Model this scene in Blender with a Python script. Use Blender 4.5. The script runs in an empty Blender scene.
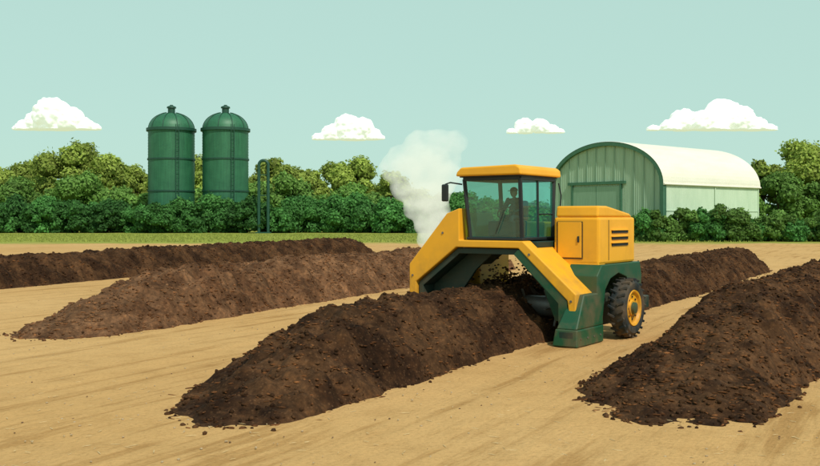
import bpy, math, random
import numpy as np
from mathutils import Vector, Matrix
random.seed(7); rng=np.random.default_rng(11)
scene=bpy.context.scene
COL=scene.collection
F=900.0; HC=3.0; HZ=218.0
def gx(px,d): return (px-410.0)/F*d
def gz(py,d): return HC+(HZ-py)/F*d

# ---------------------------------------------------------------- materials
def newmat(name):
    m=bpy.data.materials.new(name); m.use_nodes=True
    nt=m.node_tree; b=nt.nodes['Principled BSDF']
    return m,nt,b
def N(nt,t,**kw):
    n=nt.nodes.new(t)
    for k,v in kw.items(): setattr(n,k,v)
    return n
def ramp(nt,fac,stops):
    r=N(nt,'ShaderNodeValToRGB'); e=r.color_ramp.elements
    e[0].position=stops[0][0]; e[0].color=(*stops[0][1],1)
    e[1].position=stops[-1][0]; e[1].color=(*stops[-1][1],1)
    for p,c in stops[1:-1]:
        x=e.new(p); x.color=(*c,1)
    nt.links.new(fac,r.inputs[0]); return r.outputs[0]
def noise(nt,vec,scale,detail=4,rough=.55):
    n=N(nt,'ShaderNodeTexNoise'); n.inputs['Scale'].default_value=scale
    n.inputs['Detail'].default_value=detail; n.inputs['Roughness'].default_value=rough
    if vec is not None: nt.links.new(vec,n.inputs['Vector'])
    return n.outputs['Fac']
def mix(nt,fac,a,b,mode='MIX'):
    n=N(nt,'ShaderNodeMix'); n.data_type='RGBA'; n.blend_type=mode
    for s,v in ((n.inputs[0],fac),(n.inputs[6],a),(n.inputs[7],b)):
        if hasattr(v,'links'): nt.links.new(v,s)
        elif isinstance(v,(int,float)): s.default_value=v
        else: s.default_value=(*v,1)
    return n.outputs[2]
def bump(nt,b,h,strength,dist=.02):
    n=N(nt,'ShaderNodeBump'); n.inputs['Strength'].default_value=strength; n.inputs['Distance'].default_value=dist
    nt.links.new(h,n.inputs['Height']); nt.links.new(n.outputs[0],b.inputs['Normal'])

def paint(name,col,rough=.35,dirt=.35,metal=0.0,dirtcol=(.16,.10,.05)):
    m,nt,b=newmat(name)
    tc=N(nt,'ShaderNodeTexCoord')
    n1=noise(nt,tc.outputs['Object'],1.7,6,.6)
    geo=N(nt,'ShaderNodeNewGeometry'); sp=N(nt,'ShaderNodeSeparateXYZ'); nt.links.new(geo.outputs['Position'],sp.inputs[0])
    mr=N(nt,'ShaderNodeMapRange'); mr.inputs[1].default_value=2.4; mr.inputs[2].default_value=.0
    mr.inputs[3].default_value=.14; mr.inputs[4].default_value=1.0; nt.links.new(sp.outputs[2],mr.inputs[0])
    mm=N(nt,'ShaderNodeMath',operation='MULTIPLY'); nt.links.new(mr.outputs[0],mm.inputs[0])
    r=ramp(nt,n1,[(.40,(0,0,0)),(.68,(dirt*1.7,)*3)])
    nt.links.new(r,mm.inputs[1])
    c=mix(nt,mm.outputs[0],col,dirtcol)
    nt.links.new(c,b.inputs['Base Color'])
    rr=ramp(nt,n1,[(.3,(rough,)*3),(.75,(min(1,rough+.25),)*3)])
    nt.links.new(rr,b.inputs['Roughness']); b.inputs['Metallic'].default_value=metal
    bump(nt,b,noise(nt,tc.outputs['Object'],60,2),.03,.01)
    return m
M_yel=paint('yellow_paint',(.92,.43,.016),.38,.5)
M_grn=paint('green_paint',(.010,.080,.034),.4,.6)
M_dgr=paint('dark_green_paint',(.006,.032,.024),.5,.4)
M_blk=paint('black_trim',(.010,.018,.020),.5,.2)
M_rub=paint('rubber',(.012,.020,.021),.75,.7)
M_stl=paint('worn_steel',(.22,.2,.18),.45,.8,.6)
M_seat=paint('seat_vinyl',(.02,.02,.022),.6,.1)
def glassmat():
    m,nt,b=newmat('tinted_glass')
    out=nt.nodes['Material Output']
    tr=N(nt,'ShaderNodeBsdfTransparent'); tr.inputs[0].default_value=(.52,.86,.78,1)
    gl=N(nt,'ShaderNodeBsdfGlossy'); gl.inputs['Roughness'].default_value=.03
    df=N(nt,'ShaderNodeBsdfDiffuse'); df.inputs[0].default_value=(.10,.42,.35,1)
    m0=N(nt,'ShaderNodeMixShader'); m0.inputs[0].default_value=.18
    nt.links.new(tr.outputs[0],m0.inputs[1]); nt.links.new(df.outputs[0],m0.inputs[2])
    m1=N(nt,'ShaderNodeMixShader'); m1.inputs[0].default_value=.09
    nt.links.new(m0.outputs[0],m1.inputs[1]); nt.links.new(gl.outputs[0],m1.inputs[2])
    nt.links.new(m1.outputs[0],out.inputs[0]); return m
M_glass=glassmat()

def simple_mat(name,c1,c2,scale=6,rough=.7,bumpk=.1,stretch=None):
    m,nt,b=newmat(name); tc=N(nt,'ShaderNodeTexCoord'); v=tc.outputs['Object']
    if stretch:
        mp=N(nt,'ShaderNodeMapping'); mp.inputs['Scale'].default_value=stretch; nt.links.new(v,mp.inputs[0]); v=mp.outputs[0]
    n1=noise(nt,v,scale,6,.6)
    nt.links.new(ramp(nt,n1,[(.32,c1),(.68,c2)]),b.inputs['Base Color'])
    b.inputs['Roughness'].default_value=rough
    bump(nt,b,n1,bumpk,.05)
    return m

# ---------------------------------------------------------------- numpy noise
def fr(x): return x-np.floor(x)
def h2(i,j,s): return fr(np.sin(i*127.1+j*311.7+s*74.7)*43758.5453)
def vn(x,y,s=0):
    i=np.floor(x); j=np.floor(y); u=x-i; v=y-j; u=u*u*(3-2*u); v=v*v*(3-2*v)
    return (h2(i,j,s)*(1-u)+h2(i+1,j,s)*u)*(1-v)+(h2(i,j+1,s)*(1-u)+h2(i+1,j+1,s)*u)*v
def fbm(x,y,s=0,o=4):
    a=.5;r=0*x
    for k in range(o):
        r=r+a*(vn(x,y,s+k*3.1)-.5); x=x*2.03+3.7; y=y*2.03+1.9; a*=.55
    return r
def wor(x,y,s=0):
    i=np.floor(x); j=np.floor(y); best=np.full(x.shape,9.0); cid=np.zeros(x.shape)
    for di in (-1,0,1):
        for dj in (-1,0,1):
            a=i+di;b=j+dj
            px=a+h2(a,b,s); py=b+h2(a,b,s+5.3)
            d=(px-x)**2+(py-y)**2
            m=d<best; best=np.where(m,d,best); cid=np.where(m,h2(a,b,s+9.7),cid)
    return np.sqrt(best),cid
def sst(x): x=np.clip(x,0,1); return x*x*(3-2*x)

def mesh_obj(name,verts,faces,mat,cols=None,smooth=False,parent=None):
    me=bpy.data.meshes.new(name)
    me.from_pydata(verts if isinstance(verts,list) else verts.tolist(),[],faces if isinstance(faces,list) else faces.tolist())
    if cols is not None:
        ca=me.color_attributes.new('Col','FLOAT_COLOR','POINT')
        c=np.ones((len(me.vertices),4),dtype=np.float32); c[:,:3]=cols
        ca.data.foreach_set('color',c.ravel())
    if mat: me.materials.append(mat)
    if smooth: me.polygons.foreach_set('use_smooth',[True]*len(me.polygons))
    me.update()
    o=bpy.data.objects.new(name,me); COL.objects.link(o)
    if parent: o.parent=parent
    return o

import bmesh
def ico(sub):
    bm=bmesh.new(); bmesh.ops.create_icosphere(bm,subdivisions=sub,radius=1)
    v=np.array([x.co[:] for x in bm.verts]); f=np.array([[x.index for x in p.verts] for p in bm.faces]); bm.free(); return v,f
ICO1=ico(1); ICO2=ico(2); ICO4=ico(4); ICO3=ico(3); ICO5=ico(5)

# ---------------------------------------------------------------- windrows
def compost_mat(name,ca,cb,cc):
    m,nt,b=newmat(name)
    tc=N(nt,'ShaderNodeTexCoord'); v=tc.outputs['Object']
    n1=noise(nt,v,.9,6,.65); n2=noise(nt,v,8,6,.7); n3=noise(nt,v,45,4,.7)
    c=ramp(nt,n1,[(.42,ca),(.56,cb)])
    c=mix(nt,.8,c,ramp(nt,n2,[(.3,(.38,)*3),(.5,(1.0,)*3),(.70,(1.9,1.75,1.5))]),'MULTIPLY')
    vo=N(nt,'ShaderNodeTexVoronoi'); vo.inputs['Scale'].default_value=13; nt.links.new(v,vo.inputs['Vector'])
    c=mix(nt,ramp(nt,vo.outputs['Distance'],[(.16,(.3,)*3),(.3,(0,0,0))]),c,cc)
    at=N(nt,'ShaderNodeAttribute',attribute_name='Col')
    c=mix(nt,1.0,c,at.outputs['Color'],'MULTIPLY')
    nt.links.new(c,b.inputs['Base Color']); b.inputs['Roughness'].default_value=.95
    b.inputs['Specular IOR Level'].default_value=.10
    s=N(nt,'ShaderNodeMath',operation='ADD'); nt.links.new(n2,s.inputs[0]); nt.links.new(n3,s.inputs[1])
    bump(nt,b,s.outputs[0],.8,.03)
    return m
M_comp=compost_mat('compost_dark',(.033,.0155,.0075),(.082,.040,.018),(.20,.105,.05))
M_comp2=compost_mat('compost_dry',(.100,.048,.023),(.170,.087,.043),(.27,.155,.085))

def windrow(name,P0,P1,hw,H,seed,mat,step=.06,R=2.2,Rend=2.5,clods=3000,skew=0.0,csz=1.0,Rh=4.0,h0=.3,chipk=2.5):
    P0=np.array(P0,float);P1=np.array(P1,float); L=np.linalg.norm(P1-P0); D=(P1-P0)/L; Q=np.array([D[1],-D[0]])
    def hf(s,t):
        S=s+skew*t
        e0=np.maximum(0,(R-S)/R); e1=np.maximum(0,(Rend-(L-s))/Rend); e=np.maximum(e0,e1)
        w=hw*(1+.18*fbm(s*.35,0*s+seed,seed,3))
        r=np.sqrt((t/w)**2+e**2)
        r=r+.12*fbm(s*1.3,t*1.3,seed+2,3)
        d1,c1=wor(s*1.5,t*1.5,seed)
        r=r-.10*(.6-d1)
        f=np.clip(1-np.power(np.clip(r,0,2),1.55),-1,1)
        hs=h0+(1-h0)*sst(S/Rh)
        z=H*hs*(1+.22*fbm(s*.3,0*s+3.3,seed+5,2))*f
        z=z-.14*H*hs*np.exp(-(r/.25)**2)
        z=np.where(f<0,H*.5*f,z)
        k=np.clip(f*5,0,1)*(.5+.5*hs)
        d2,c2=wor(s*2.9+t*.3,t*2.9,seed+1); d3,c3=wor(s*7,t*7,seed+4); d4,c4=wor(s*15,t*15,seed+6)
        z=z+k*(.22*(.55-d1)+.13*(.5-d2)+.045*(.5-d3)+.02*(.5-d4))+k*.14*fbm(s*2,t*2,seed+8,4)
        return z-.02,.5*c1+.5*c2,c3
    ns=int((L+1.5)/step)+1; nt_=int(2.5*hw/step)+1
    s=np.linspace(-1.5,L,ns); t=np.linspace(-1.25*hw,1.25*hw,nt_)
    S,T=np.meshgrid(s,t,indexing='ij')
    z,c,c3=hf(S,T); z=np.maximum(z,-.25)
    jx=.06*fbm(S*4,T*4,seed+20,2); jy=.06*fbm(S*4,T*4,seed+30,2)
    X=P0[0]+D[0]*(S+jx)+Q[0]*(T+jy); Y=P0[1]+D[1]*(S+jx)+Q[1]*(T+jy)
    V=np.stack([X,Y,z],-1).reshape(-1,3)
    idx=np.arange(ns*nt_).reshape(ns,nt_)
    Fq=np.stack([idx[:-1,:-1],idx[1:,:-1],idx[1:,1:],idx[:-1,1:]],-1).reshape(-1,4)
    zm=z.reshape(-1)[Fq].max(1); Fq=Fq[zm>-.06]
    tone=(.60+.76*c+.3*(c3-.5)).reshape(-1)
    cols=np.stack([tone]*3,-1)
    faces=Fq.tolist()
    Vs=[V];Cs=[cols];off=len(V)
    iv,iff=ICO1
    n=clods
    ss=rng.uniform(-1,L,n); tt=rng.uniform(-1.15*hw,1.15*hw,n)
    zz,_,_=hf(ss,tt)
    for i in range(n):
        if zz[i]<-.06: 
            if rng.random()<.95 or zz[i]<-.2: continue
        chip=rng.random()<.45
        if chip: sc=np.array([rng.uniform(.04,.10),rng.uniform(.02,.04),rng.uniform(.008,.016)])*csz; tn=np.array([1.0,.86,.72])*chipk*rng.uniform(.6,1.2)
        else: sc=rng.uniform(.015,.055)*np.array([1,rng.uniform(.6,1),rng.uniform(.5,.9)])*csz; tn=np.ones(3)*rng.uniform(.7,1.4)
        a=rng.uniform(0,6.28); b=rng.uniform(-.6,.6)
        vv=iv*(1+rng.uniform(-.22,.22,(len(iv),1)))*sc
        ca,sa,cb,sb=math.cos(a),math.sin(a),math.cos(b),math.sin(b)
        Rm=np.array([[ca,-sa,0],[sa,ca,0],[0,0,1]])@np.array([[1,0,0],[0,cb,-sb],[0,sb,cb]])
        base=np.array([P0[0]+D[0]*ss[i]+Q[0]*tt[i],P0[1]+D[1]*ss[i]+Q[1]*tt[i],max(zz[i],0)+sc[2]*.3])
        Vs.append(vv@Rm.T+base); Cs.append(np.tile(tn,(len(iv),1)))
        faces.extend((iff+off).tolist()); off+=len(iv)
    o=mesh_obj(name,np.concatenate(Vs),faces,mat,np.concatenate(Cs),smooth=True)
    return o
windrow('compost_windrow',(-3.55,13.75),(20.4,54.5),1.9,1.42,1.0,M_comp,.05,2.8,4.5,10000,.80,1,4.8,.25)
windrow('compost_windrow',(-9.9,22.6),(5.2,55),2.0,1.62,2.0,M_comp2,.07,3.2,3,7000,.45,1.15,6.5,.25,1.6)
windrow('compost_windrow',(-25,23),(-3.8,78),1.9,1.5,3.0,M_comp,.1,2.6,5,4500,0,1.5)
windrow('compost_windrow',(3.25,13.3),(20.2,40.5),1.75,1.6,4.0,M_comp,.05,2.8,3,9000,.40,1,9.0,.18)

# ---------------------------------------------------------------- ground
def ground():
    m,nt,b=newmat('ground_soil')
    geo=N(nt,'ShaderNodeNewGeometry'); pos=geo.outputs['Position']
    mp=N(nt,'ShaderNodeMapping'); mp.vector_type='TEXTURE'
    mp.inputs['Rotation'].default_value=(0,0,math.radians(60)); nt.links.new(pos,mp.inputs[0])
    mp2=N(nt,'ShaderNodeMapping'); mp2.inputs['Scale'].default_value=(.13,1.5,1); nt.links.new(mp.outputs[0],mp2.inputs[0])
    big=noise(nt,pos,.12,4,.5); fine=noise(nt,pos,14,7,.7); streak=noise(nt,mp2.outputs[0],1.3,5,.62)
    med=noise(nt,pos,1.4,6,.65)
    c=ramp(nt,big,[(.3,(.545,.320,.120)),(.7,(.620,.385,.160))])
    c=mix(nt,.85,c,ramp(nt,streak,[(.37,(.74,.68,.60)),(.46,(1,1,1)),(.6,(1.04,1.03,1.02))]),'MULTIPLY')
    c=mix(nt,.5,c,ramp(nt,med,[(.32,(.78,.74,.68)),(.5,(1,1,1)),(.7,(1.08,1.07,1.05))]),'MULTIPLY')
    c=mix(nt,.6,c,ramp(nt,fine,[(.3,(.66,.62,.56)),(.5,(1,1,1)),(.72,(1.12,1.1,1.08))]),'MULTIPLY')
    g1=noise(nt,pos,.25,6,.7); g2=noise(nt,pos,3,5,.7)
    g=ramp(nt,g1,[(.3,(.22,.26,.045)),(.7,(.34,.35,.07))])
    g=mix(nt,.6,g,ramp(nt,g2,[(.3,(.7,.7,.7)),(.7,(1.25,1.25,1.2))]),'MULTIPLY')
    sp=N(nt,'ShaderNodeSeparateXYZ'); nt.links.new(pos,sp.inputs[0])
    ed=N(nt,'ShaderNodeMath',operation='MULTIPLY_ADD'); nt.links.new(noise(nt,pos,.18,6,.7),ed.inputs[0]); ed.inputs[1].default_value=26
    nt.links.new(sp.outputs[1],ed.inputs[2])
    mr=N(nt,'ShaderNodeMapRange'); mr.inputs[1].default_value=116; mr.inputs[2].default_value=121; nt.links.new(ed.outputs[0],mr.inputs[0])
    c=mix(nt,mr.outputs[0],c,g)
    nt.links.new(c,b.inputs['Base Color']); b.inputs['Roughness'].default_value=.97; b.inputs['Specular IOR Level'].default_value=.1
    a=N(nt,'ShaderNodeMath',operation='MULTIPLY_ADD'); nt.links.new(streak,a.inputs[0]); a.inputs[1].default_value=1.6; nt.links.new(fine,a.inputs[2])
    a2=N(nt,'ShaderNodeMath',operation='ADD'); nt.links.new(a.outputs[0],a2.inputs[0]); nt.links.new(med,a2.inputs[1])
    bump(nt,b,a2.outputs[0],.6,.05)
    xs=np.concatenate([[-3000,-1000,-300,-100],np.arange(-45,45.01,.3),[100,300,1000,3000]])
    ys=np.concatenate([[-300,-50,0],np.arange(6,60.01,.25),[80,110,160,300,1000,4000]])
    X,Y=np.meshgrid(xs,ys,indexing='ij')
    s=X*.5+Y*.866; t=X*.866-Y*.5
    z=.05*fbm(X*.5,Y*.5,3,4)+.05*fbm(s*.2,t*1.6,8,3)
    z=np.where((Y>8)&(Y<58)&(abs(X)<44),z,0)-.0
    V=np.stack([X,Y,z],-1).reshape(-1,3); idx=np.arange(X.size).reshape(X.shape)
    Fq=np.stack([idx[:-1,:-1],idx[1:,:-1],idx[1:,1:],idx[:-1,1:]],-1).reshape(-1,4)
    mesh_obj('ground',V,Fq,m,smooth=True)
ground()

# ---------------------------------------------------------------- loose debris on the yard
def debris():
    iv,iff=ICO1; Vs=[];fs=[];Cs=[];off=0
    for i in range(1900):
        d=8+38*rng.random()**1.5; x=rng.uniform(-.5,.5)*d
        k=rng.random()
        if k<.6: sc=np.array([rng.uniform(.03,.09),rng.uniform(.004,.008),.004]); tn=(.60,.45,.23)
        elif k<.72: sc=rng.uniform(.008,.02)*np.array([1,.8,.6]); tn=(.16,.09,.045)
        else: sc=rng.uniform(.01,.025)*np.array([1,.8,.6]); tn=(.42,.31,.18)
        a=rng.uniform(0,6.28); R=np.array([[math.cos(a),-math.sin(a),0],[math.sin(a),math.cos(a),0],[0,0,1]])
        vv=(iv*(1+rng.uniform(-.2,.2,(len(iv),1)))*sc)@R.T+np.array([x,d,.012])
        Vs.append(vv);Cs.append(np.tile(tn,(len(iv),1)));fs.extend((iff+off).tolist());off+=len(iv)
    m,nt,b=newmat('debris'); at=N(nt,'ShaderNodeAttribute',attribute_name='Col'); nt.links.new(at.outputs['Color'],b.inputs['Base Color']); b.inputs['Roughness'].default_value=.9
    mesh_obj('ground_debris',np.concatenate(Vs),fs,m,np.concatenate(Cs))
debris()

# ---------------------------------------------------------------- foliage
def leafmat():
    m,nt,b=newmat('foliage'); out=nt.nodes['Material Output']
    at=N(nt,'ShaderNodeAttribute',attribute_name='Col')
    tr=N(nt,'ShaderNodeBsdfTranslucent'); nt.links.new(at.outputs['Color'],tr.inputs[0])
    nt.links.new(at.outputs['Color'],b.inputs['Base Color']); b.inputs['Roughness'].default_value=.7; b.inputs['Specular IOR Level'].default_value=.2
    ms=N(nt,'ShaderNodeMixShader'); ms.inputs[0].default_value=.32
    nt.links.new(b.outputs[0],ms.inputs[1]); nt.links.new(tr.outputs[0],ms.inputs[2]); nt.links.new(ms.outputs[0],out.inputs[0]); return m
M_leaf=leafmat()
class Fol:
    def __init__(s): s.V=[];s.F=[];s.C=[];s.off=0
    def add(s,v,f,c):
        s.V.append(v); s.F.extend((f+s.off).tolist()); s.C.append(c); s.off+=len(v)
    def cone(s,p,q,r0,r1,col=(.09,.06,.04)):
        p=np.array(p,float);q=np.array(q,float);d=q-p;d/=np.linalg.norm(d)
        a=np.cross(d,[.3,.8,.1]);a/=np.linalg.norm(a);b=np.cross(d,a)
        th=np.linspace(0,2*np.pi,7)[:-1]; ring=np.cos(th)[:,None]*a+np.sin(th)[:,None]*b
        v=np.concatenate([p+ring*r0,q+ring*r1]); f=np.array([[i,(i+1)%6,6+(i+1)%6,6+i] for i in range(6)])
        s.add(v,f,np.tile(col,(12,1)))
    def crown(s,c,rx,rz,tone,nl=16,leaf=.5,dens=1.0,trunk=True,low=-.8):
        c=np.array(c,float); tone=np.array(tone)
        if trunk:
            s.cone((c[0],c[1],-.2),(c[0]+rng.uniform(-.3,.3),c[1],c[2]),rx*.085,rx*.04)
        for k in range(nl):
            a=rng.uniform(0,6.28); u=rng.uniform(low,1); rr=math.sqrt(max(.05,1-u*u))*rng.uniform(.35,.85)
            lc=c+np.array([math.cos(a)*rr*rx,math.sin(a)*rr*rx,u*rz*.70])
            lr=rx*(rng.uniform(.34,.50) if k<nl*.5 else rng.uniform(.18,.34))
            if trunk and k%3==0: s.cone((c[0],c[1],c[2]-rz*.4),lc,rx*.035,rx*.012)
            lt=tone*rng.uniform(.82,1.2)
            iv,iff=ICO2
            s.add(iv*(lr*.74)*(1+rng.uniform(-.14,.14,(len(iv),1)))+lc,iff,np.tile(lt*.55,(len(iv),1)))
            n=int(dens*7.5*lr*lr*4/(leaf*leaf)); n=max(30,n)
            d=rng.normal(size=(n,3)); d/=np.linalg.norm(d,axis=1)[:,None]
            d[:,2]=np.where(d[:,2]<-.5,-d[:,2],d[:,2])
            ph=rng.uniform(0,6.28,3)
            rad=1+.13*np.sin(d[:,0]*5+ph[0])*np.sin(d[:,2]*5+ph[1])+.07*np.sin(d[:,1]*9+ph[2])
            rr2=np.where(rng.random(n)<.12,rng.uniform(1.0,1.25,n),rng.uniform(.74,1.05,n))
            p=lc+d*lr*(rad*rr2)[:,None]*np.array([1,1,.9])
            nn=d+rng.normal(size=(n,3))*.5; nn/=np.linalg.norm(nn,axis=1)[:,None]
            t=np.cross(nn,rng.normal(size=(n,3))); t/=np.linalg.norm(t,axis=1)[:,None]; b=np.cross(nn,t)
            sz=leaf*rng.uniform(.35,.75,(n,1)); t=t*sz; b=b*sz*.7
            v=np.stack([p-t,p-b*.9+t*.1,p+t,p+b*.9],1).reshape(-1,3)
            f=np.arange(4*n).reshape(n,4)
            cc=lt*rng.uniform(.75,1.25,(n,1)); 
            s.add(v,f,np.repeat(cc,4,axis=0))
    def done(s,name): return mesh_obj(name,np.concatenate(s.V),s.F,M_leaf,np.concatenate(s.C))
OL=(.33,.42,.080); MG=(.155,.290,.060); DG=(.060,.170,.040)
def px_tree(fo,px,top,wpx,d,tone,base=0.0,leaf=.7,dens=1,trunk=True,nl=22):
    zt=gz(top,d); r=wpx/F*d/2
    if not trunk:   # shrubs: foliage down to the soil
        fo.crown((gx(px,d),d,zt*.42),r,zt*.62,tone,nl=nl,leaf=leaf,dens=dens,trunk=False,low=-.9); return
    rz=min(zt*.5,r*1.15); 
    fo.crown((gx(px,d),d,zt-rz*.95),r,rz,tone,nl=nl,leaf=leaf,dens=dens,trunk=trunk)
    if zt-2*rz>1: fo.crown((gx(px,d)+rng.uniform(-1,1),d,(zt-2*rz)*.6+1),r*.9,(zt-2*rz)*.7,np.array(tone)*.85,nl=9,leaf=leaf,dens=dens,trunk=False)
fo=Fol()
for px,top,w in [(-28,160,64),(6,172,50),(34,157,48),(70,144,70),(108,156,52),(134,168,44),(160,176,46),(200,158,56),(243,172,40),(276,156,62),(310,170,40),(334,164,52),(362,158,56),(392,174,42),(416,190,38),(442,196,44),(470,202,40)]:
    px_tree(fo,px,top,w,rng.uniform(222,236),np.array(OL)*rng.uniform(.85,1.1),leaf=.75)
for px,top,w in [(740,176,36),(764,160,46),(800,142,72),(836,150,60),(870,158,60)]:
    px_tree(fo,px,top,w,rng.uniform(150,160),np.array(OL)*rng.uniform(.85,1.1),leaf=.55)
for px,top,w in [(500,206,46),(535,202,46),(558,206,40)]:
    px_tree(fo,px,top,w,rng.uniform(150,160),MG,leaf=.55)
fo.done('tree_line')
fo=Fol()
for px,top,w in [(-15,190,54),(18,180,56),(52,190,42),(85,178,56),(120,188,44),(148,196,38),(190,190,48),(222,198,36),(258,184,44),(294,176,54),(324,194,36),(348,184,50),(376,196,38),(398,204,36),(425,208,38)]:
    px_tree(fo,px,top,w,rng.uniform(206,214),np.array(MG)*rng.uniform(.8,1.25),leaf=.7)
for px,top,w in [(780,174,50),(812,182,44),(842,174,50),(752,196,32)]:
    px_tree(fo,px,top,w,rng.uniform(138,146),np.array(MG)*rng.uniform(.85,1.15),leaf=.5)
fo.done('tree_line')
fo=Fol()
px=-20
while px<480:
    w=rng.uniform(24,48)
    px_tree(fo,px,216-w*.38-rng.uniform(-4,6),w,rng.uniform(178,186),np.array(DG)*rng.uniform(.8,1.8),leaf=.55,trunk=False,nl=24); px+=w*.40
fo.done('hedge_row')
fo=Fol()
px=636
while px<860:
    t=rng.uniform(202,212) if 670<px<735 else rng.uniform(208,222)
    px_tree(fo,px,t,rng.uniform(24,40),rng.uniform(114,117),np.array(MG)*rng.uniform(.6,1.05) if rng.random()<.6 else np.array(DG)*1.5,leaf=.36,trunk=False,nl=22); px+=rng.uniform(9,13)
fo.done('hedge_row')
def tufts():
    n=20000; x=rng.uniform(-75,75,n); y=rng.uniform(110,165,n)
    h=rng.uniform(.08,.3,n); a=rng.uniform(0,3.14,n); w=.12
    dx=np.cos(a)*w; dy=np.sin(a)*w; lx=rng.uniform(-.1,.1,n)
    V=np.stack([np.stack([x-dx,y-dy,0*x],-1),np.stack([x+dx,y+dy,0*x],-1),np.stack([x+lx,y,h],-1)],1)
    keep=(y> 106+8*vn(x*.1,y*0,3)); V=V[keep]; n=len(V)
    c=np.array([.34,.37,.08])*rng.uniform(.7,1.3,(n,1))
    mesh_obj('grass',V.reshape(-1,3),np.arange(3*n).reshape(n,3),M_leaf,np.repeat(c,3,axis=0))
tufts()

# ---------------------------------------------------------------- generic part builders
def empty(name,loc=(0,0,0),rz=0):
    e=bpy.data.objects.new(name,None); COL.objects.link(e); e.location=loc; e.rotation_euler=(0,0,rz); e.empty_display_size=.5; return e
def bev(o,w,seg=2):
    if w>0:
        b=o.modifiers.new('bevel','BEVEL'); b.width=w; b.segments=seg; b.limit_method='ANGLE'; b.angle_limit=math.radians(30)
    return o
def prism(name,poly,y0,y1,mat,parent,bw=.02,axis='y'):
    n=len(poly)
    if axis=='y': v=[(p[0],y0,p[1]) for p in poly]+[(p[0],y1,p[1]) for p in poly]
    elif axis=='x': v=[(y0,p[0],p[1]) for p in poly]+[(y1,p[0],p[1]) for p in poly]
    else: v=[(p[0],p[1],y0) for p in poly]+[(p[0],p[1],y1) for p in poly]
    f=[list(range(n)),list(range(2*n-1,n-1,-1))]+[[i,i+n,(i+1)%n+n,(i+1)%n] for i in range(n)]
    o=mesh_obj(name,v,f,mat,parent=parent)
    bm=bmesh.new(); bm.from_mesh(o.data); bmesh.ops.recalc_face_normals(bm,faces=bm.faces); bm.to_mesh(o.data); bm.free()
    return bev(o,bw)
def box(name,x0,x1,y0,y1,z0,z1,mat,parent,bw=.015):
    return prism(name,[(x0,z0),(x1,z0),(x1,z1),(x0,z1)],y0,y1,mat,parent,bw)
def strut(name,p,q,w,mat,parent,h=None,bw=.008):
    p=Vector(p);q=Vector(q);d=q-p;L=d.length;h=h or w
    v=[(sx*w/2,sy*h/2,z) for z in (0,L) for sx,sy in ((-1,-1),(1,-1),(1,1),(-1,1))]
    R=d.to_track_quat('Z','Y').to_matrix()
    v=[tuple(R@Vector(a)+p) for a in v]
    f=[[3,2,1,0],[4,5,6,7]]+[[i,(i+1)%4,(i+1)%4+4,i+4] for i in range(4)]
    return bev(mesh_obj(name,v,f,mat,parent=parent),bw)
def tube(name,pts,r,mat,parent,n=12):
    cu=bpy.data.curves.new(name,'CURVE'); cu.dimensions='3D'; cu.bevel_depth=r; cu.bevel_resolution=4
    sp=cu.splines.new('POLY'); sp.points.add(len(pts)-1)
    for i,p in enumerate(pts): sp.points[i].co=(*p,1)
    cu.materials.append(mat); cu.use_fill_caps=True
    o=bpy.data.objects.new(name,cu); COL.objects.link(o); o.parent=parent; return o
def lathe(name,prof,center,mat,parent,n=48,axis='x',smooth=True):
    v=[];f=[];m=len(prof)
    for i in range(n):
        a=2*math.pi*i/n
        for x,r in prof:
            if axis=='x': v.append((center[0]+x,center[1]+r*math.cos(a),center[2]+r*math.sin(a)))
            else: v.append((center[0]+r*math.cos(a),center[1]+r*math.sin(a),center[2]+x))
    for i in range(n):
        for j in range(m-1):
            f.append([i*m+j,i*m+j+1,((i+1)%n)*m+j+1,((i+1)%n)*m+j])
    o=mesh_obj(name,v,f,mat,smooth=smooth,parent=parent)
    bm=bmesh.new(); bm.from_mesh(o.data); bmesh.ops.remove_doubles(bm,verts=bm.verts,dist=1e-4); bmesh.ops.recalc_face_normals(bm,faces=bm.faces); bm.to_mesh(o.data); bm.free()
    if smooth:
        es=o.modifiers.new('es','EDGE_SPLIT'); es.split_angle=math.radians(35)
    return o
def quad(name,pts,mat,parent,th=.012):
    o=mesh_obj(name,[tuple(p) for p in pts],[[0,1,2,3]],mat,parent=parent)
    return o

# ---------------------------------------------------------------- compost turner
A=math.radians(36)
T=empty('compost_turner',(2.08,22.6,0),-A)
outer=[(-2.36,.45),(-2.36,1.80),(-1.18,3.12),(-.80,3.25),(-.80,2.44),(1.02,2.44),(2.42,1.22),(2.42,.80),(2.24,.80),(2.20,1.06),(.90,2.26),(-.90,2.26),(-2.14,1.34),(-2.14,.45)]
prism('arch_frame',outer,-.32,.10,M_yel,T,.025)
for nm,pl in (('shoulder_plate',[(-2.34,1.79),(-1.17,3.10),(-1.08,3.02),(-2.24,1.72)]),('leg_plate',[(-2.34,.5),(-2.34,1.77),(-2.26,1.72),(-2.26,.5)])):
    prism(nm,pl,.104,1.5,M_yel,T,.01)
prism('shoulder_fill',[(-1.06,2.42),(-1.06,3.02),(-.84,3.14),(-.84,2.42)],.104,1.4,M_yel,T,.02)
prism('slope_plate_right',[(1.06,2.38),(2.40,1.20),(2.32,1.14),(1.0,2.30)],.104,1.0,M_yel,T,.01)
lin=[(-2.12,.3),(-2.12,1.32),(-.89,2.24),(.89,2.24),(2.18,1.05),(2.18,.3)]
lin2=[(-1.98,.3),(-1.98,1.24),(-.85,2.10),(.84,2.10),(2.06,.98),(2.06,.3)]
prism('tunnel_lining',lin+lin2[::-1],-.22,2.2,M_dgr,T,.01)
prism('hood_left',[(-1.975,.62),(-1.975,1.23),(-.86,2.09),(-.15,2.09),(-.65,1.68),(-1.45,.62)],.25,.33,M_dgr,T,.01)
prism('hood_right',[(2.055,.5),(2.055,.975),(.835,2.09),(.45,2.09),(1.3,1.26),(1.6,.5)],.25,.33,M_grn,T,.01)
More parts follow.
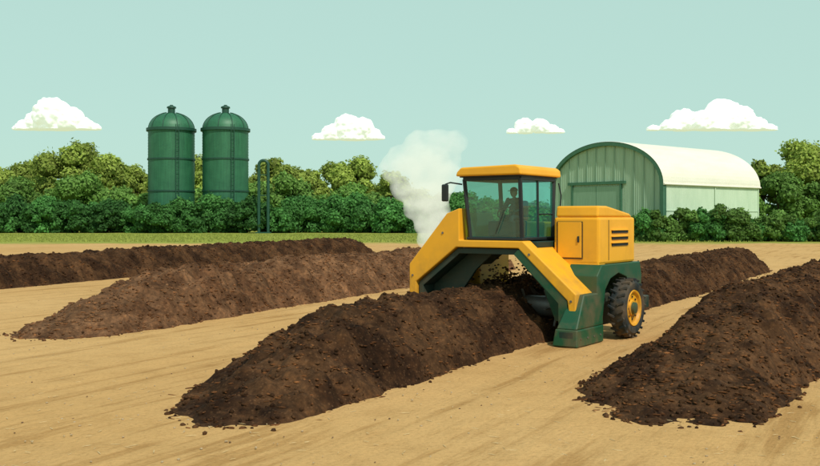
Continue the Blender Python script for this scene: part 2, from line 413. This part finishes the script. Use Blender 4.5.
prism('arm_right',[(.88,2.23),(1.0,2.23),(2.19,1.05),(2.19,.5),(1.96,.5),(1.96,.98),(.76,2.11)],-.30,-.235,M_grn,T,.01)
for sx,zz in ((-2.25,.7),(-2.25,1.5),(-1.3,2.62),(2.3,1.05),(1.2,2.12)):
    lathe('frame_bolt',[(-.02,0),(-.02,.03),(.012,.03),(.012,0)],(0,0,0),M_stl,T,8,'z').matrix_local=Matrix.Translation((sx,-.325,zz))@Matrix.Rotation(math.radians(90),4,'X')
lathe('rotor_drum',[(-1.9,0),(-1.9,.26),(1.9,.26),(1.9,0)],(0,1.1,.75),M_stl,T,24)
for i in range(34):
    x=-1.8+i*3.6/33; a=i*1.05
    strut('flail_%d'%i,(x,1.1+.24*math.cos(a),.75+.24*math.sin(a)),(x,1.1+.52*math.cos(a),.75+.52*math.sin(a)),.06,M_stl,T,.03)
box('deck',-1.6,1.2,.104,2.9,2.27,2.42,M_dgr,T,.02)
def frust(name,b,t,mat,par,bw=.03):
    v=[(b[0],b[2],b[4]),(b[1],b[2],b[4]),(b[1],b[3],b[4]),(b[0],b[3],b[4]),(t[0],t[2],t[4]),(t[1],t[2],t[4]),(t[1],t[3],t[4]),(t[0],t[3],t[4])]
    f=[[3,2,1,0],[4,5,6,7]]+[[i,(i+1)%4,(i+1)%4+4,i+4] for i in range(4)]
    return bev(mesh_obj(name,v,f,mat,parent=par),bw)
for sg,nm in ((1,'right'),(-1,'left')):
    x0,x1=(2.02,2.60) if sg>0 else (-2.62,-1.95)
    frust('shoe_lower_'+nm,(x0-.06,x1,-.62,.85,.02),(x0,x1-.02,-.58,.9,.42),M_grn,T)
    frust('shoe_upper_'+nm,(x0+.02,x1-.03,-.56,.9,.424),(x0+.20,x1-.06,-.1,.9,1.20),M_grn,T)
    box('shoe_plate_'+nm,x0+.12,x1-.12,-.60,-.585,.08,.36,M_dgr,T,.004)
    for k in range(4):
        lathe('bolt_%s_%d'%(nm,k),[(-.02,0),(-.02,.025),(.005,.025),(.005,0)],(x1+.0,-.4+.36*k,.2),M_stl,T,8)
# engine body
box('body_main',1.24,2.46,.9,3.15,1.86,3.02,M_yel,T,.06)
prism('body_hood',[(.92,3.024),(3.1,3.024),(2.9,3.12),(1.5,3.30),(.96,3.30)],1.28,2.42,M_yel,T,.05,axis='x')
prism('body_lower_front',[(1.25,1.86),(1.25,2.4),(2.44,2.4),(2.44,1.35),(2.05,1.35)],.905,1.3,M_yel,T,.02)
box('body_front_door',1.36,2.0,.872,.898,2.02,2.9,M_yel,T,.008)
for z0 in (2.0,2.9): box('door_seam',1.33,2.03,.885,.896,z0-.012,z0+.012,M_blk,T,0)
for x0 in (1.34,2.02): box('door_seam_v',x0-.01,x0+.01,.885,.895,2.02,2.88,M_blk,T,0)
box('door_handle',1.90,1.95,.84,.87,2.4,2.55,M_blk,T,.008)
for i in range(3):
    z=2.30+i*.16
    box('louver_%d'%i,2.456,2.485,1.65,2.65,z,z+.065,M_blk,T,.004)
    box('louver_lip_%d'%i,2.456,2.52,1.62,2.68,z+.067,z+.085,M_yel,T,.004)
box('side_seam',2.455,2.468,1.45,1.47,1.95,2.95,M_blk,T,0)
prism('lower_body',[(.62,1.05),(.62,1.6),(.9,1.86),(3.3,1.855),(3.42,1.5),(3.3,.75),(2.72,.75),(2.66,1.25),(2.40,1.50),(1.9,1.62),(1.4,1.50),(1.1,1.25),(1.0,.85),(.95,.6),(.62,.6)],1.7,2.54,M_grn,T,.02,axis='x')
box('frame_rail_r',1.66,1.96,.96,3.2,.65,.95,M_dgr,T,.02)
box('rear_tail',2.3,2.66,3.26,3.65,.62,.95,M_dgr,T,.03)
box('left_pod',-2.32,-1.35,1.55,3.2,1.1,2.1,M_yel,T,.05)
box('frame_rail_l',-1.96,-1.70,.96,3.2,.65,1.05,M_dgr,T,.02)
box('engine_bay',-1.3,1.2,1.75,3.1,2.43,2.9,M_yel,T,.05)
def wheel(nm,c,sg):
    W=.42
    x0=-W/2
    lathe('tyre_'+nm,[(x0+.05,.42),(x0,.50),(x0+.0,.62),(x0+.06,.70),(x0+.12,.715),(-x0-.12,.715),(-x0-.06,.70),(-x0,.62),(-x0,.50),(-x0-.05,.42)],c,M_rub,T,56)
    for i in range(22):
        a=2*math.pi*i/22
        for s2 in (1,-1):
            aa=a+(0 if s2>0 else math.pi/22)
            p=(c[0]+s2*.03,c[1]+.725*math.cos(aa+.12),c[2]+.725*math.sin(aa+.12)); q=(c[0]+s2*.205,c[1]+.715*math.cos(aa),c[2]+.715*math.sin(aa))
            strut('lug_%s_%d'%(nm,i*2+(s2>0)),p,q,.05,M_rub,T,.055,.006)
    def rp(lst): return [(sg*x,r) for x,r in lst]
    lathe('rim_'+nm,rp([(W/2-.03,.45),(W/2-.005,.44),(W/2-.02,.40),(W/2-.08,.37),(W/2-.09,.20),(W/2-.05,.19),(W/2-.04,.0)]),c,M_yel,T,40)
    lathe('hub_'+nm,rp([(W/2-.045,.15),(W/2+.02,.14),(W/2+.04,.08),(W/2+.05,0)]),c,M_grn,T,24)
    for i in range(8):
        a=2*math.pi*i/8; lathe('nut_%s_%d'%(nm,i),rp([(W/2-.1,.025),(W/2-.06,.025),(W/2-.06,0)]),(c[0],c[1]+.28*math.cos(a),c[2]+.28*math.sin(a)),M_blk,T,8)
wheel('right',(2.76,1.9,.76),1)
wheel('left',(-2.2,2.3,.75),-1)
# cab
B=[(-.58,-.12,2.46),(.90,-.12,2.46),(.90,1.50,2.46),(-.58,1.50,2.46)]
Tp=[(-.68,-.26,3.98),(.92,-.26,3.98),(.92,1.52,3.98),(-.68,1.52,3.98)]
box('cab_floor',-.66,.96,-.2,1.6,2.445,2.52,M_blk,T,.02)
for i in range(4): strut('pillar_%d'%i,B[i],Tp[i],.085,M_blk,T)
def lerp(p,q,t): return tuple(p[k]+(q[k]-p[k])*t for k in range(3))
strut('pillar_mid',lerp(B[1],B[2],.5),lerp(Tp[1],Tp[2],.5),.06,M_blk,T)
for i in range(4):
    strut('rail_top_%d'%i,Tp[i],Tp[(i+1)%4],.09,M_blk,T)
    quad('glass_%d'%i,[B[i],B[(i+1)%4],Tp[(i+1)%4],Tp[i]],M_glass,T)
strut('side_midrail',lerp(lerp(B[1],B[2],.5),lerp(Tp[1],Tp[2],.5),.42),lerp(B[2],Tp[2],.42),.035,M_blk,T)
prism('cab_roof',[(-.84,4.05),(-.80,4.16),(-.68,4.27),(.90,4.30),(1.02,4.22),(1.04,4.05)],-.44,1.72,M_yel,T,.04)
box('roof_liner',-.76,.96,-.36,1.64,4.02,4.047,M_blk,T,.005)
strut('wiper',(.2,-.20,2.6),(.48,-.26,3.2),.018,M_blk,T)
tube('mirror_arm',[(-.72,-.3,3.85),(-1.0,-.42,3.90),(-1.13,-.45,3.86),(-1.13,-.45,3.5)],.02,M_blk,T)
box('mirror',-1.23,-1.03,-.50,-.43,3.42,3.86,M_blk,T,.035)
tube('handrail',[(1.02,1.60,2.5),(1.06,1.66,3.6),(1.02,1.60,3.9)],.018,M_blk,T)
box('console',-.15,.55,.0,.2,2.53,2.92,M_seat,T,.04)
tube('steering_column',[(.15,.12,2.9),(.15,.3,3.12)],.03,M_seat,T)
tor=[(.15+.19*math.cos(a),.32+.12*math.sin(a),3.14+.14*math.sin(a)) for a in np.linspace(0,2*math.pi,25)]
tube('steering_wheel',tor,.016,M_seat,T)
box('seat_base',-.1,.42,.55,1.05,2.53,2.95,M_seat,T,.05)
box('seat_back',-.06,.38,1.06,1.2,2.93,3.45,M_seat,T,.06)

# ---------------------------------------------------------------- operator (seated)
OP=empty('operator',(2.08,22.6,0),-A)
M_cloth=simple_mat('work_shirt',(.02,.06,.06),(.03,.08,.08),20)
M_trous=simple_mat('trousers',(.02,.025,.035),(.03,.035,.045),20)
M_skin=simple_mat('skin',(.30,.16,.10),(.36,.20,.13),12)
M_hair=simple_mat('cap_cloth',(.015,.03,.025),(.02,.04,.03),30)
def skin(name,verts,edges,rad,mat,parent,sub=2):
    me=bpy.data.meshes.new(name); me.from_pydata(verts,edges,[]); me.materials.append(mat)
    o=bpy.data.objects.new(name,me); COL.objects.link(o); o.parent=parent
    sk=o.modifiers.new('skin','SKIN')
    for i,r in enumerate(rad):
        r=r if isinstance(r,tuple) else (r,r)
        me.skin_vertices[0].data[i].radius=r
    me.skin_vertices[0].data[0].use_root=True
    sk.use_smooth_shade=True
    s=o.modifiers.new('sub','SUBSURF'); s.levels=sub; s.render_levels=sub
    return o
cx=.16
skin('torso_and_arms',[(cx,.86,3.02),(cx,.86,3.2),(cx,.84,3.36),(cx,.82,3.46),(cx-.19,.82,3.43),(cx+.19,.82,3.43),(cx-.24,.66,3.2),(cx+.24,.66,3.2),(cx-.17,.42,3.17),(cx+.17,.42,3.17)],
 [(0,1),(1,2),(2,3),(3,4),(3,5),(4,6),(5,7),(6,8),(7,9)],[(.19,.13),(.18,.12),(.21,.13),(.10,.09),.085,.085,.06,.06,.04,.04],M_cloth,OP)
skin('legs',[(cx,.84,3.0),(cx-.1,.8,3.0),(cx+.1,.8,3.0),(cx-.14,.42,3.02),(cx+.14,.42,3.02),(cx-.14,.34,2.62),(cx+.14,.34,2.62),(cx-.14,.22,2.57),(cx+.14,.22,2.57)],
 [(0,1),(0,2),(1,3),(2,4),(3,5),(4,6),(5,7),(6,8)],[.12,.095,.095,.07,.07,.05,.05,.045,.045],M_trous,OP)
def ell(name,c,r,mat,parent,fn=None):
    v,f=ICO3; v=v.copy()
    if fn: v=fn(v)
    return mesh_obj(name,v*np.array(r)+np.array(c),f,mat,smooth=True,parent=parent)
def headfn(v):
    v=v.copy(); low=v[:,2]<0; v[low,0]*=1+.28*v[low,2]; 
    nose=np.exp(-((v[:,0])**2+(v[:,2]+.1)**2)/.02)*(v[:,1]<0); v[:,1]-=nose*.22
    for sx in (-.35,.35):
        e=np.exp(-((v[:,0]-sx)**2+(v[:,2]-.08)**2)/.02)*(v[:,1]<0); v[:,1]+=e*.12
    return v
skin('neck',[(cx,.82,3.46),(cx,.80,3.56)],[(0,1)],[.06,.055],M_skin,OP)
ell('head',(cx,.78,3.65),(.09,.108,.128),M_skin,OP,headfn)
ell('ear_l',(cx-.088,.79,3.64),(.012,.02,.03),M_skin,OP); ell('ear_r',(cx+.088,.79,3.64),(.012,.02,.03),M_skin,OP)
ell('cap',(cx,.79,3.70),(.10,.118,.098),M_hair,OP,lambda v:np.where(v[:,2:3]<-.1,v*np.array([1,1,.1]),v))
box('cap_brim',cx-.075,cx+.075,.59,.70,3.69,3.705,M_hair,OP,.006)
for sx in (-1,1):
    hx=cx+sx*.17
    skin('hand',[(hx,.42,3.17),(hx-sx*.005,.37,3.18)],[(0,1)],[(.035,.022),(.042,.02)],M_skin,OP)
    for k in range(4):
        fx=hx-sx*(.03-.02*k); L=[.03,.036,.034,.026][k]
        skin('finger_%d'%k,[(fx,.36,3.19),(fx,.36-L,3.20),(fx,.35-L,3.17),(fx,.37-L,3.155)],[(0,1),(1,2),(2,3)],[.010,.009,.009,.008],M_skin,OP,1)
    skin('thumb',[(hx-sx*.035,.39,3.18),(hx-sx*.055,.36,3.165),(hx-sx*.05,.335,3.16)],[(0,1),(1,2)],[.012,.010,.009],M_skin,OP,1)

# ---------------------------------------------------------------- flying compost in the tunnel mouth
def spray():
    iv,iff=ICO1; Vs=[];fs=[];Cs=[];off=0
    ax=np.array([math.cos(A),-math.sin(A)]); ay=np.array([math.sin(A),math.cos(A)]); O=np.array([2.08,22.6])
    for i in range(420):
        s=rng.normal(.35,.6); y=rng.uniform(.3,1.9); z=1.25+abs(rng.normal(0,.27))
        if z>2.0 or abs(s)>1.4: continue
        sc=rng.uniform(.012,.05)*np.array([1,.8,.7])
        w=O+ax*s+ay*y
        Vs.append(iv*(1+rng.uniform(-.3,.3,(len(iv),1)))*sc+np.array([w[0],w[1],z])); Cs.append(np.tile(np.ones(3)*rng.uniform(.7,1.6),(len(iv),1)))
        fs.extend((iff+off).tolist());off+=len(iv)
    mesh_obj('compost_spray',np.concatenate(Vs),fs,M_comp,np.concatenate(Cs))
spray()

# ---------------------------------------------------------------- steam
def steam():
    d=25.2
    puffs=[(434,250,8),(430,238,14),(440,224,14),(426,224,13),(434,210,17),(416,206,14),(430,192,22),(408,186,18),(395,168,16),(412,165,22),(430,160,22),(446,174,17),(420,146,17),(438,146,17),(454,143,13),(400,156,12),(452,160,10),(432,138,10),(444,186,12)]
    Vs=[];fs=[];off=0; iv,iff=ICO3
    for x,y,r in puffs:
        R=r/F*d; c=np.array([gx(x,d),d+rng.uniform(-.15,.15),gz(y,d)])
        Vs.append(iv*R+c); fs.extend((iff+off).tolist()); off+=len(iv)
    m=bpy.data.materials.new('steam'); m.use_nodes=True; nt=m.node_tree; nt.nodes.clear()
    out=N(nt,'ShaderNodeOutputMaterial'); pv=N(nt,'ShaderNodeVolumePrincipled')
    pv.inputs['Color'].default_value=(1,1,.94,1); pv.inputs['Anisotropy'].default_value=0
    tc=N(nt,'ShaderNodeTexCoord'); n=noise(nt,tc.outputs['Object'],2.0,2,.5)
    sp=N(nt,'ShaderNodeSeparateXYZ'); nt.links.new(tc.outputs['Object'],sp.inputs[0])
    mr=N(nt,'ShaderNodeMapRange'); mr.inputs[1].default_value=.36; mr.inputs[2].default_value=.62; mr.inputs[3].default_value=.5; mr.inputs[4].default_value=1.8; nt.links.new(n,mr.inputs[0])
    zr=N(nt,'ShaderNodeMapRange'); zr.inputs[1].default_value=2.4; zr.inputs[2].default_value=5; zr.inputs[3].default_value=1.7; zr.inputs[4].default_value=.65; nt.links.new(sp.outputs[2],zr.inputs[0])
    dn=N(nt,'ShaderNodeMath',operation='MULTIPLY'); nt.links.new(mr.outputs[0],dn.inputs[0]); nt.links.new(zr.outputs[0],dn.inputs[1])
    nt.links.new(dn.outputs[0],pv.inputs['Density'])
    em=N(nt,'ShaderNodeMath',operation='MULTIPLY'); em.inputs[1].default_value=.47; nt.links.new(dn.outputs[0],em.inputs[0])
    nt.links.new(em.outputs[0],pv.inputs['Emission Strength']); pv.inputs['Emission Color'].default_value=(.92,.95,.74,1)  # added emission follows density, standing in for light scattered within the steam
    nt.links.new(pv.outputs[0],out.inputs['Volume'])
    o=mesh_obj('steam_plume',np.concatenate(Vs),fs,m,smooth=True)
    r=o.modifiers.new('r','REMESH'); r.mode='VOXEL'; r.voxel_size=.06
    tx=bpy.data.textures.new('st','CLOUDS'); tx.noise_scale=.3
    dm=o.modifiers.new('d','DISPLACE'); dm.texture=tx; dm.strength=.12; dm.mid_level=.5
steam()

# ---------------------------------------------------------------- silos
M_silo,nt,b=newmat('silo_steel')
tc=N(nt,'ShaderNodeTexCoord'); 
n1=noise(nt,tc.outputs['Object'],.5,5,.6)
mp=N(nt,'ShaderNodeMapping'); mp.inputs['Scale'].default_value=(3,3,.12); nt.links.new(tc.outputs['Object'],mp.inputs[0])
n2=noise(nt,mp.outputs[0],1.5,4,.6)
c=ramp(nt,n1,[(.3,(.022,.125,.060)),(.7,(.036,.170,.080))]); c=mix(nt,.6,c,ramp(nt,n2,[(.35,(.68,.68,.68)),(.6,(1.12,1.12,1.12))]),'MULTIPLY')
nt.links.new(c,b.inputs['Base Color']); b.inputs['Roughness'].default_value=.5; b.inputs['Metallic'].default_value=.1
M_silod=simple_mat('silo_trim',(.010,.060,.035),(.014,.075,.045),2,.5)
def silo(px):
    d=193; k=d/F; R=22.5*k; zt=gz(130,d)
    e=empty('grain_silo',(gx(px,d),d,0))
    prof=[(0,R)]; z=0
    while z<zt-.1:
        prof+= [(z,R),(z+.30,R+.06)]; z+=.6
    prof+=[(zt,R)]
    lathe('shell',prof,(0,0,0),M_silo,e,64,'z')
    dome=[(zt+ .04,R+.30),(zt+.04,R*1.0)]+[(zt+ (17.0*k)*math.sin(a),R*.99*math.cos(a)**.9) for a in np.linspace(.05,1.40,12)]
    dome.append((zt+17.2*k,0.0))
    lathe('dome',dome,(0,0,0),M_silo,e,64,'z')
    lathe('eave_ring',[(-.35,R+.02),(-.35,R+.42),(.25,R+.42),(.25,R+.02)],(0,0,zt),M_silod,e,64,'z')
    for zz in (zt*.40,zt*.71): lathe('band',[(-.16,R+.02),(-.16,R+.2),(.16,R+.2),(.16,R+.02)],(0,0,zz),M_silod,e,64,'z')
    lathe('vent_cap',[(0,0.75),(1.2,.75),(1.2,1.0),(1.5,.95),(1.9,.0)],(0,0,zt+16.2*k),M_silod,e,24,'z')
    tube('vent_pin',[(0,0,zt+17*k),(0,0,zt+25*k)],.35,M_silod,e)
    for i in range(10):
        a=2*math.pi*i/10+.2
        pts=[(R*1.0*math.cos(t)**.9*math.cos(a),R*1.0*math.cos(t)**.9*math.sin(a),zt+.05+17.2*k*math.sin(t)) for t in np.linspace(.05,1.35,10)]
        tube('rib_%d'%i,pts,.08,M_silod,e)
    a0=math.radians(-62)
    for s in (-.3,.3):
        a=a0+s/R; tube('ladder_rail',[((R+.4)*math.cos(a),(R+.4)*math.sin(a),0),((R+.4)*math.cos(a),(R+.4)*math.sin(a),zt+.8)],.07,M_silod,e)
    for i in range(int(zt/.8)):
        a,b2=a0-.3/R,a0+.3/R
        tube('rung_%d'%i,[((R+.4)*math.cos(a),(R+.4)*math.sin(a),.6+i*.8),((R+.4)*math.cos(b2),(R+.4)*math.sin(b2),.6+i*.8)],.04,M_silod,e)
silo(171.5); silo(225.5)
d=176; e=empty('vent_pipe',(gx(263.5,d),d,0)); zt=gz(165,d); r=4.6/F*d
tube('pipe_loop',[(-r,0,0),(-r,0,zt)]+[(-r*math.cos(a),0,zt+r*math.sin(a)) for a in np.linspace(.2,math.pi-.2,10)]+[(r,0,zt),(r,0,0)],.30,M_silod,e)
for z in (zt*.55,zt*.85): box('brace',-r+.3,r-.3,-.08,.08,z,z+.16,M_silod,e,.01)
box('footing',-r-.6,r+.6,-.6,.6,0,.25,M_silod,e,.03)

# ---------------------------------------------------------------- arched barn
def barn():
    d0=127.0; bt=math.radians(50); k=d0/F
    e=empty('arched_barn',(gx(605.5,d0),d0,0),-bt)
    W=9.7; Lg=24; hw=gz(184,d0-6); rise=gz(143,d0)-hw
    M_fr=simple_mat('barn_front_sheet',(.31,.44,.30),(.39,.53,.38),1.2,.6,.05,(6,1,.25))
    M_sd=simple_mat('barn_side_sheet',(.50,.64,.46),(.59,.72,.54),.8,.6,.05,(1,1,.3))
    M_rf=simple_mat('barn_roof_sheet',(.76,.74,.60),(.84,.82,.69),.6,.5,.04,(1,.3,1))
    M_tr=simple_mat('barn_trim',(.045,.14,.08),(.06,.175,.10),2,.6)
    M_dr=simple_mat('barn_door_sheet',(.20,.33,.22),(.25,.39,.27),1.5,.6,.05,(6,1,.3))
    n=40
    for nm,y in (('front_wall',0.0),('back_wall',Lg)):
        v=[];xs=np.linspace(-W+.01,W-.01,241)
        for i,x in enumerate(xs):
            zt=hw+rise*math.sqrt(max(0,1-(x/W)**2)); yy=y+(.06 if (i//2)%2 else 0)
            v+=[(x,yy,0),(x,yy,zt)]
        f=[[2*i,2*i+2,2*i+3,2*i+1] for i in range(240)]
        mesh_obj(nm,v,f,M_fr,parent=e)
    v=[];f=[]; ys=np.linspace(-.5,Lg+.3,120)
    for j,y in enumerate(ys):
        o=.05 if j%2 else 0
        for a in np.linspace(0,math.pi,n): v.append(((W+.16+o)*math.cos(a),y,hw+(rise+.16+o)*math.sin(a)-.02))
    for j in range(119):
        for i in range(n-1): f.append([j*n+i,j*n+i+1,(j+1)*n+i+1,(j+1)*n+i])
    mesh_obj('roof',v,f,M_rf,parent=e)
    for nm,sx in (('side_wall_right',1),('side_wall_left',-1)):
        v=[];ys=np.linspace(0,Lg,241)
        for i,y in enumerate(ys):
            xx=sx*(W+(.05 if (i//2)%2 else 0)); v+=[(xx,y,0),(xx,y,hw)]
        f=[[2*i,2*i+2,2*i+3,2*i+1] for i in range(240)]
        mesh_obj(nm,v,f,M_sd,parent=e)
        tube('eave_'+nm,[(sx*(W+.24),-.5,hw-.05),(sx*(W+.24),Lg+.3,hw-.05)],.13,M_rf,e)
        xa,xb=sorted((sx*(W+.06),sx*(W+.12)))
        box('girt_'+nm,xa,xb,.1,Lg-.1,hw*.52,hw*.52+.12,M_sd,e,0)
        xa,xb=sorted((sx*(W+.06),sx*(W+.16)))
        box('plinth_'+nm,xa,xb,.0,Lg,0,.5,M_tr,e,0)
        for y in (0.0,Lg/2,Lg-.2): box('post',xa,xb,y,y+.18,.5,hw-.2,M_tr if y==0 else M_sd,e,0)
    inn=[((W-.42)*math.cos(a),hw+(rise-.42)*math.sin(a)) for a in np.linspace(0,math.pi,n)]
    out=[((W+.12)*math.cos(a),hw+(rise+.12)*math.sin(a)) for a in np.linspace(0,math.pi,n)]
    prism('arch_trim',[(W+.12,0)]+out+[(-W-.12,0),(-W+.42,0)]+inn[::-1]+[(W-.42,0)],-.48,-.02,M_tr,e,0)
    x0,x1,hd=-6.0,2.9,gz(183,d0)-.2
    box('door_leaf_l',x0+.3,(x0+x1)/2-.05,-.16,-.06,.05,hd-.3,M_dr,e,0); box('door_leaf_r',(x0+x1)/2+.05,x1-.3,-.16,-.06,.05,hd-.3,M_dr,e,0)
    box('door_frame_l',x0,x0+.28,-.30,-.01,0,hd,M_tr,e,0);box('door_frame_r',x1-.28,x1,-.30,-.01,0,hd,M_tr,e,0)
    box('door_track',x0-.6,x1+.6,-.34,-.01,hd+.003,hd+.4,M_tr,e,0)
    box('door_meeting',(x0+x1)/2-.05,(x0+x1)/2+.05,-.14,-.02,.05,hd-.3,M_tr,e,0)
    for x in np.linspace(-W+1.6,W-1.6,11):
        zt=hw+(rise)*math.sqrt(max(0,1-(x/W)**2))-.45
        lo=hd+.42 if x0-.6<x<x1+.6 else 0
        box('stud',x-.06,x+.06,-.10,-.01,lo,zt,M_dr,e,0)
barn()

# ---------------------------------------------------------------- clouds
M_cl,nt,b=newmat('cloud')
b.inputs['Base Color'].default_value=(.80,.80,.76,1); b.inputs['Roughness'].default_value=1; b.inputs['Specular IOR Level'].default_value=0
b.inputs['Emission Color'].default_value=(.93,1,.93,1); b.inputs['Emission Strength'].default_value=.45  # added glow brightens the shaded bases, in place of light scattering inside clouds
def cloud(cx,base,w,h,lobes):
    d=900.; Vs=[];fs=[];off=0; iv,iff=ICO5
    bz=gz(base,d)
    for (u,v,r) in lobes:
        c=np.array([gx(cx+u*w,d),d+rng.uniform(-6,6),bz+v*h]); R=r*h
        p=iv*R*np.array([1.2,1,1])
        t1=fbm(iv[:,0]*2.2+u*7,iv[:,2]*2.2+iv[:,1]*1.3,u*9+3,5)
        t2,_=wor(iv[:,0]*2.6+u*11,iv[:,2]*2.6+iv[:,1]*1.1,u*5+2)
        p=p*(1+.24*t1[:,None]+.18*(.5-t2)[:,None])
        p=p+c
        p[:,2]=np.where(p[:,2]<bz,bz-1.2*(1-np.exp(-(bz-p[:,2])/4)),p[:,2])
        Vs.append(p); fs.extend((iff+off).tolist()); off+=len(iv)
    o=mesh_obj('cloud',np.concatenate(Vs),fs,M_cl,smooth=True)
    r=o.modifiers.new('r','REMESH'); r.mode='VOXEL'; r.voxel_size=.55; r.use_smooth_shade=True
cloud(56,129,84,30,[(-.36,.0,.32),(-.2,.2,.45),(-.02,.47,.54),(.16,.3,.44),(.3,.05,.36),(.43,-.02,.22),(-.46,-.02,.18),(.02,.0,.5)])
cloud(346,139,71,25,[(-.38,.0,.25),(-.18,.2,.40),(.03,.5,.50),(.22,.45,.42),(.36,.1,.34),(.47,-.02,.2),(.1,.0,.5)])
cloud(534,133,56,16,[(-.4,.0,.3),(-.15,.4,.55),(.1,.4,.5),(.3,.1,.42),(.45,0,.25)])
cloud(711,130,132,31,[(-.44,-.02,.18),(-.32,.05,.28),(-.2,.28,.40),(-.05,.2,.44),(.1,.5,.52),(.2,.3,.47),(.32,.05,.38),(.44,-.02,.2),(.0,.0,.42)])

# ---------------------------------------------------------------- light, sky, camera
el=math.radians(50); rot=math.radians(152)
sv=Vector((math.sin(rot)*math.cos(el),math.cos(rot)*math.cos(el),math.sin(el)))
sl=bpy.data.lights.new('sun','SUN'); sl.energy=3.2; sl.angle=math.radians(.8); sl.color=(1,.94,.85)
so=bpy.data.objects.new('sun',sl); COL.objects.link(so); so.rotation_euler=sv.to_track_quat('Z','Y').to_euler(); so.location=(0,0,60)
w=bpy.data.worlds.new('World'); scene.world=w; w.use_nodes=True; nt=w.node_tree
bg=nt.nodes['Background']; sky=N(nt,'ShaderNodeTexSky'); sky.sky_type='NISHITA'; sky.sun_disc=False
sky.sun_elevation=el; sky.sun_rotation=rot; sky.air_density=1.0; sky.dust_density=1.0; sky.ozone_density=1.0
tc=N(nt,'ShaderNodeTexCoord'); sp=N(nt,'ShaderNodeSeparateXYZ'); nt.links.new(tc.outputs['Generated'],sp.inputs[0])
hz=ramp(nt,sp.outputs[2],[(0.0,(.9,.9,.9)),(.3,(.85,.85,.85)),(.9,(.3,.3,.3))])
c=mix(nt,hz,sky.outputs[0],(5.2,7.8,6.8))
nt.links.new(c,bg.inputs[0]); bg.inputs[1].default_value=.10
cam=bpy.data.cameras.new('camera'); cam.lens=36*F/820; cam.sensor_width=36; cam.shift_y=-15/820; cam.clip_end=6000; cam.clip_start=.1
co=bpy.data.objects.new('camera',cam); COL.objects.link(co); co.location=(0,0,HC); co.rotation_euler=(math.radians(90),0,0)
scene.camera=co
scene.view_settings.view_transform='Standard'
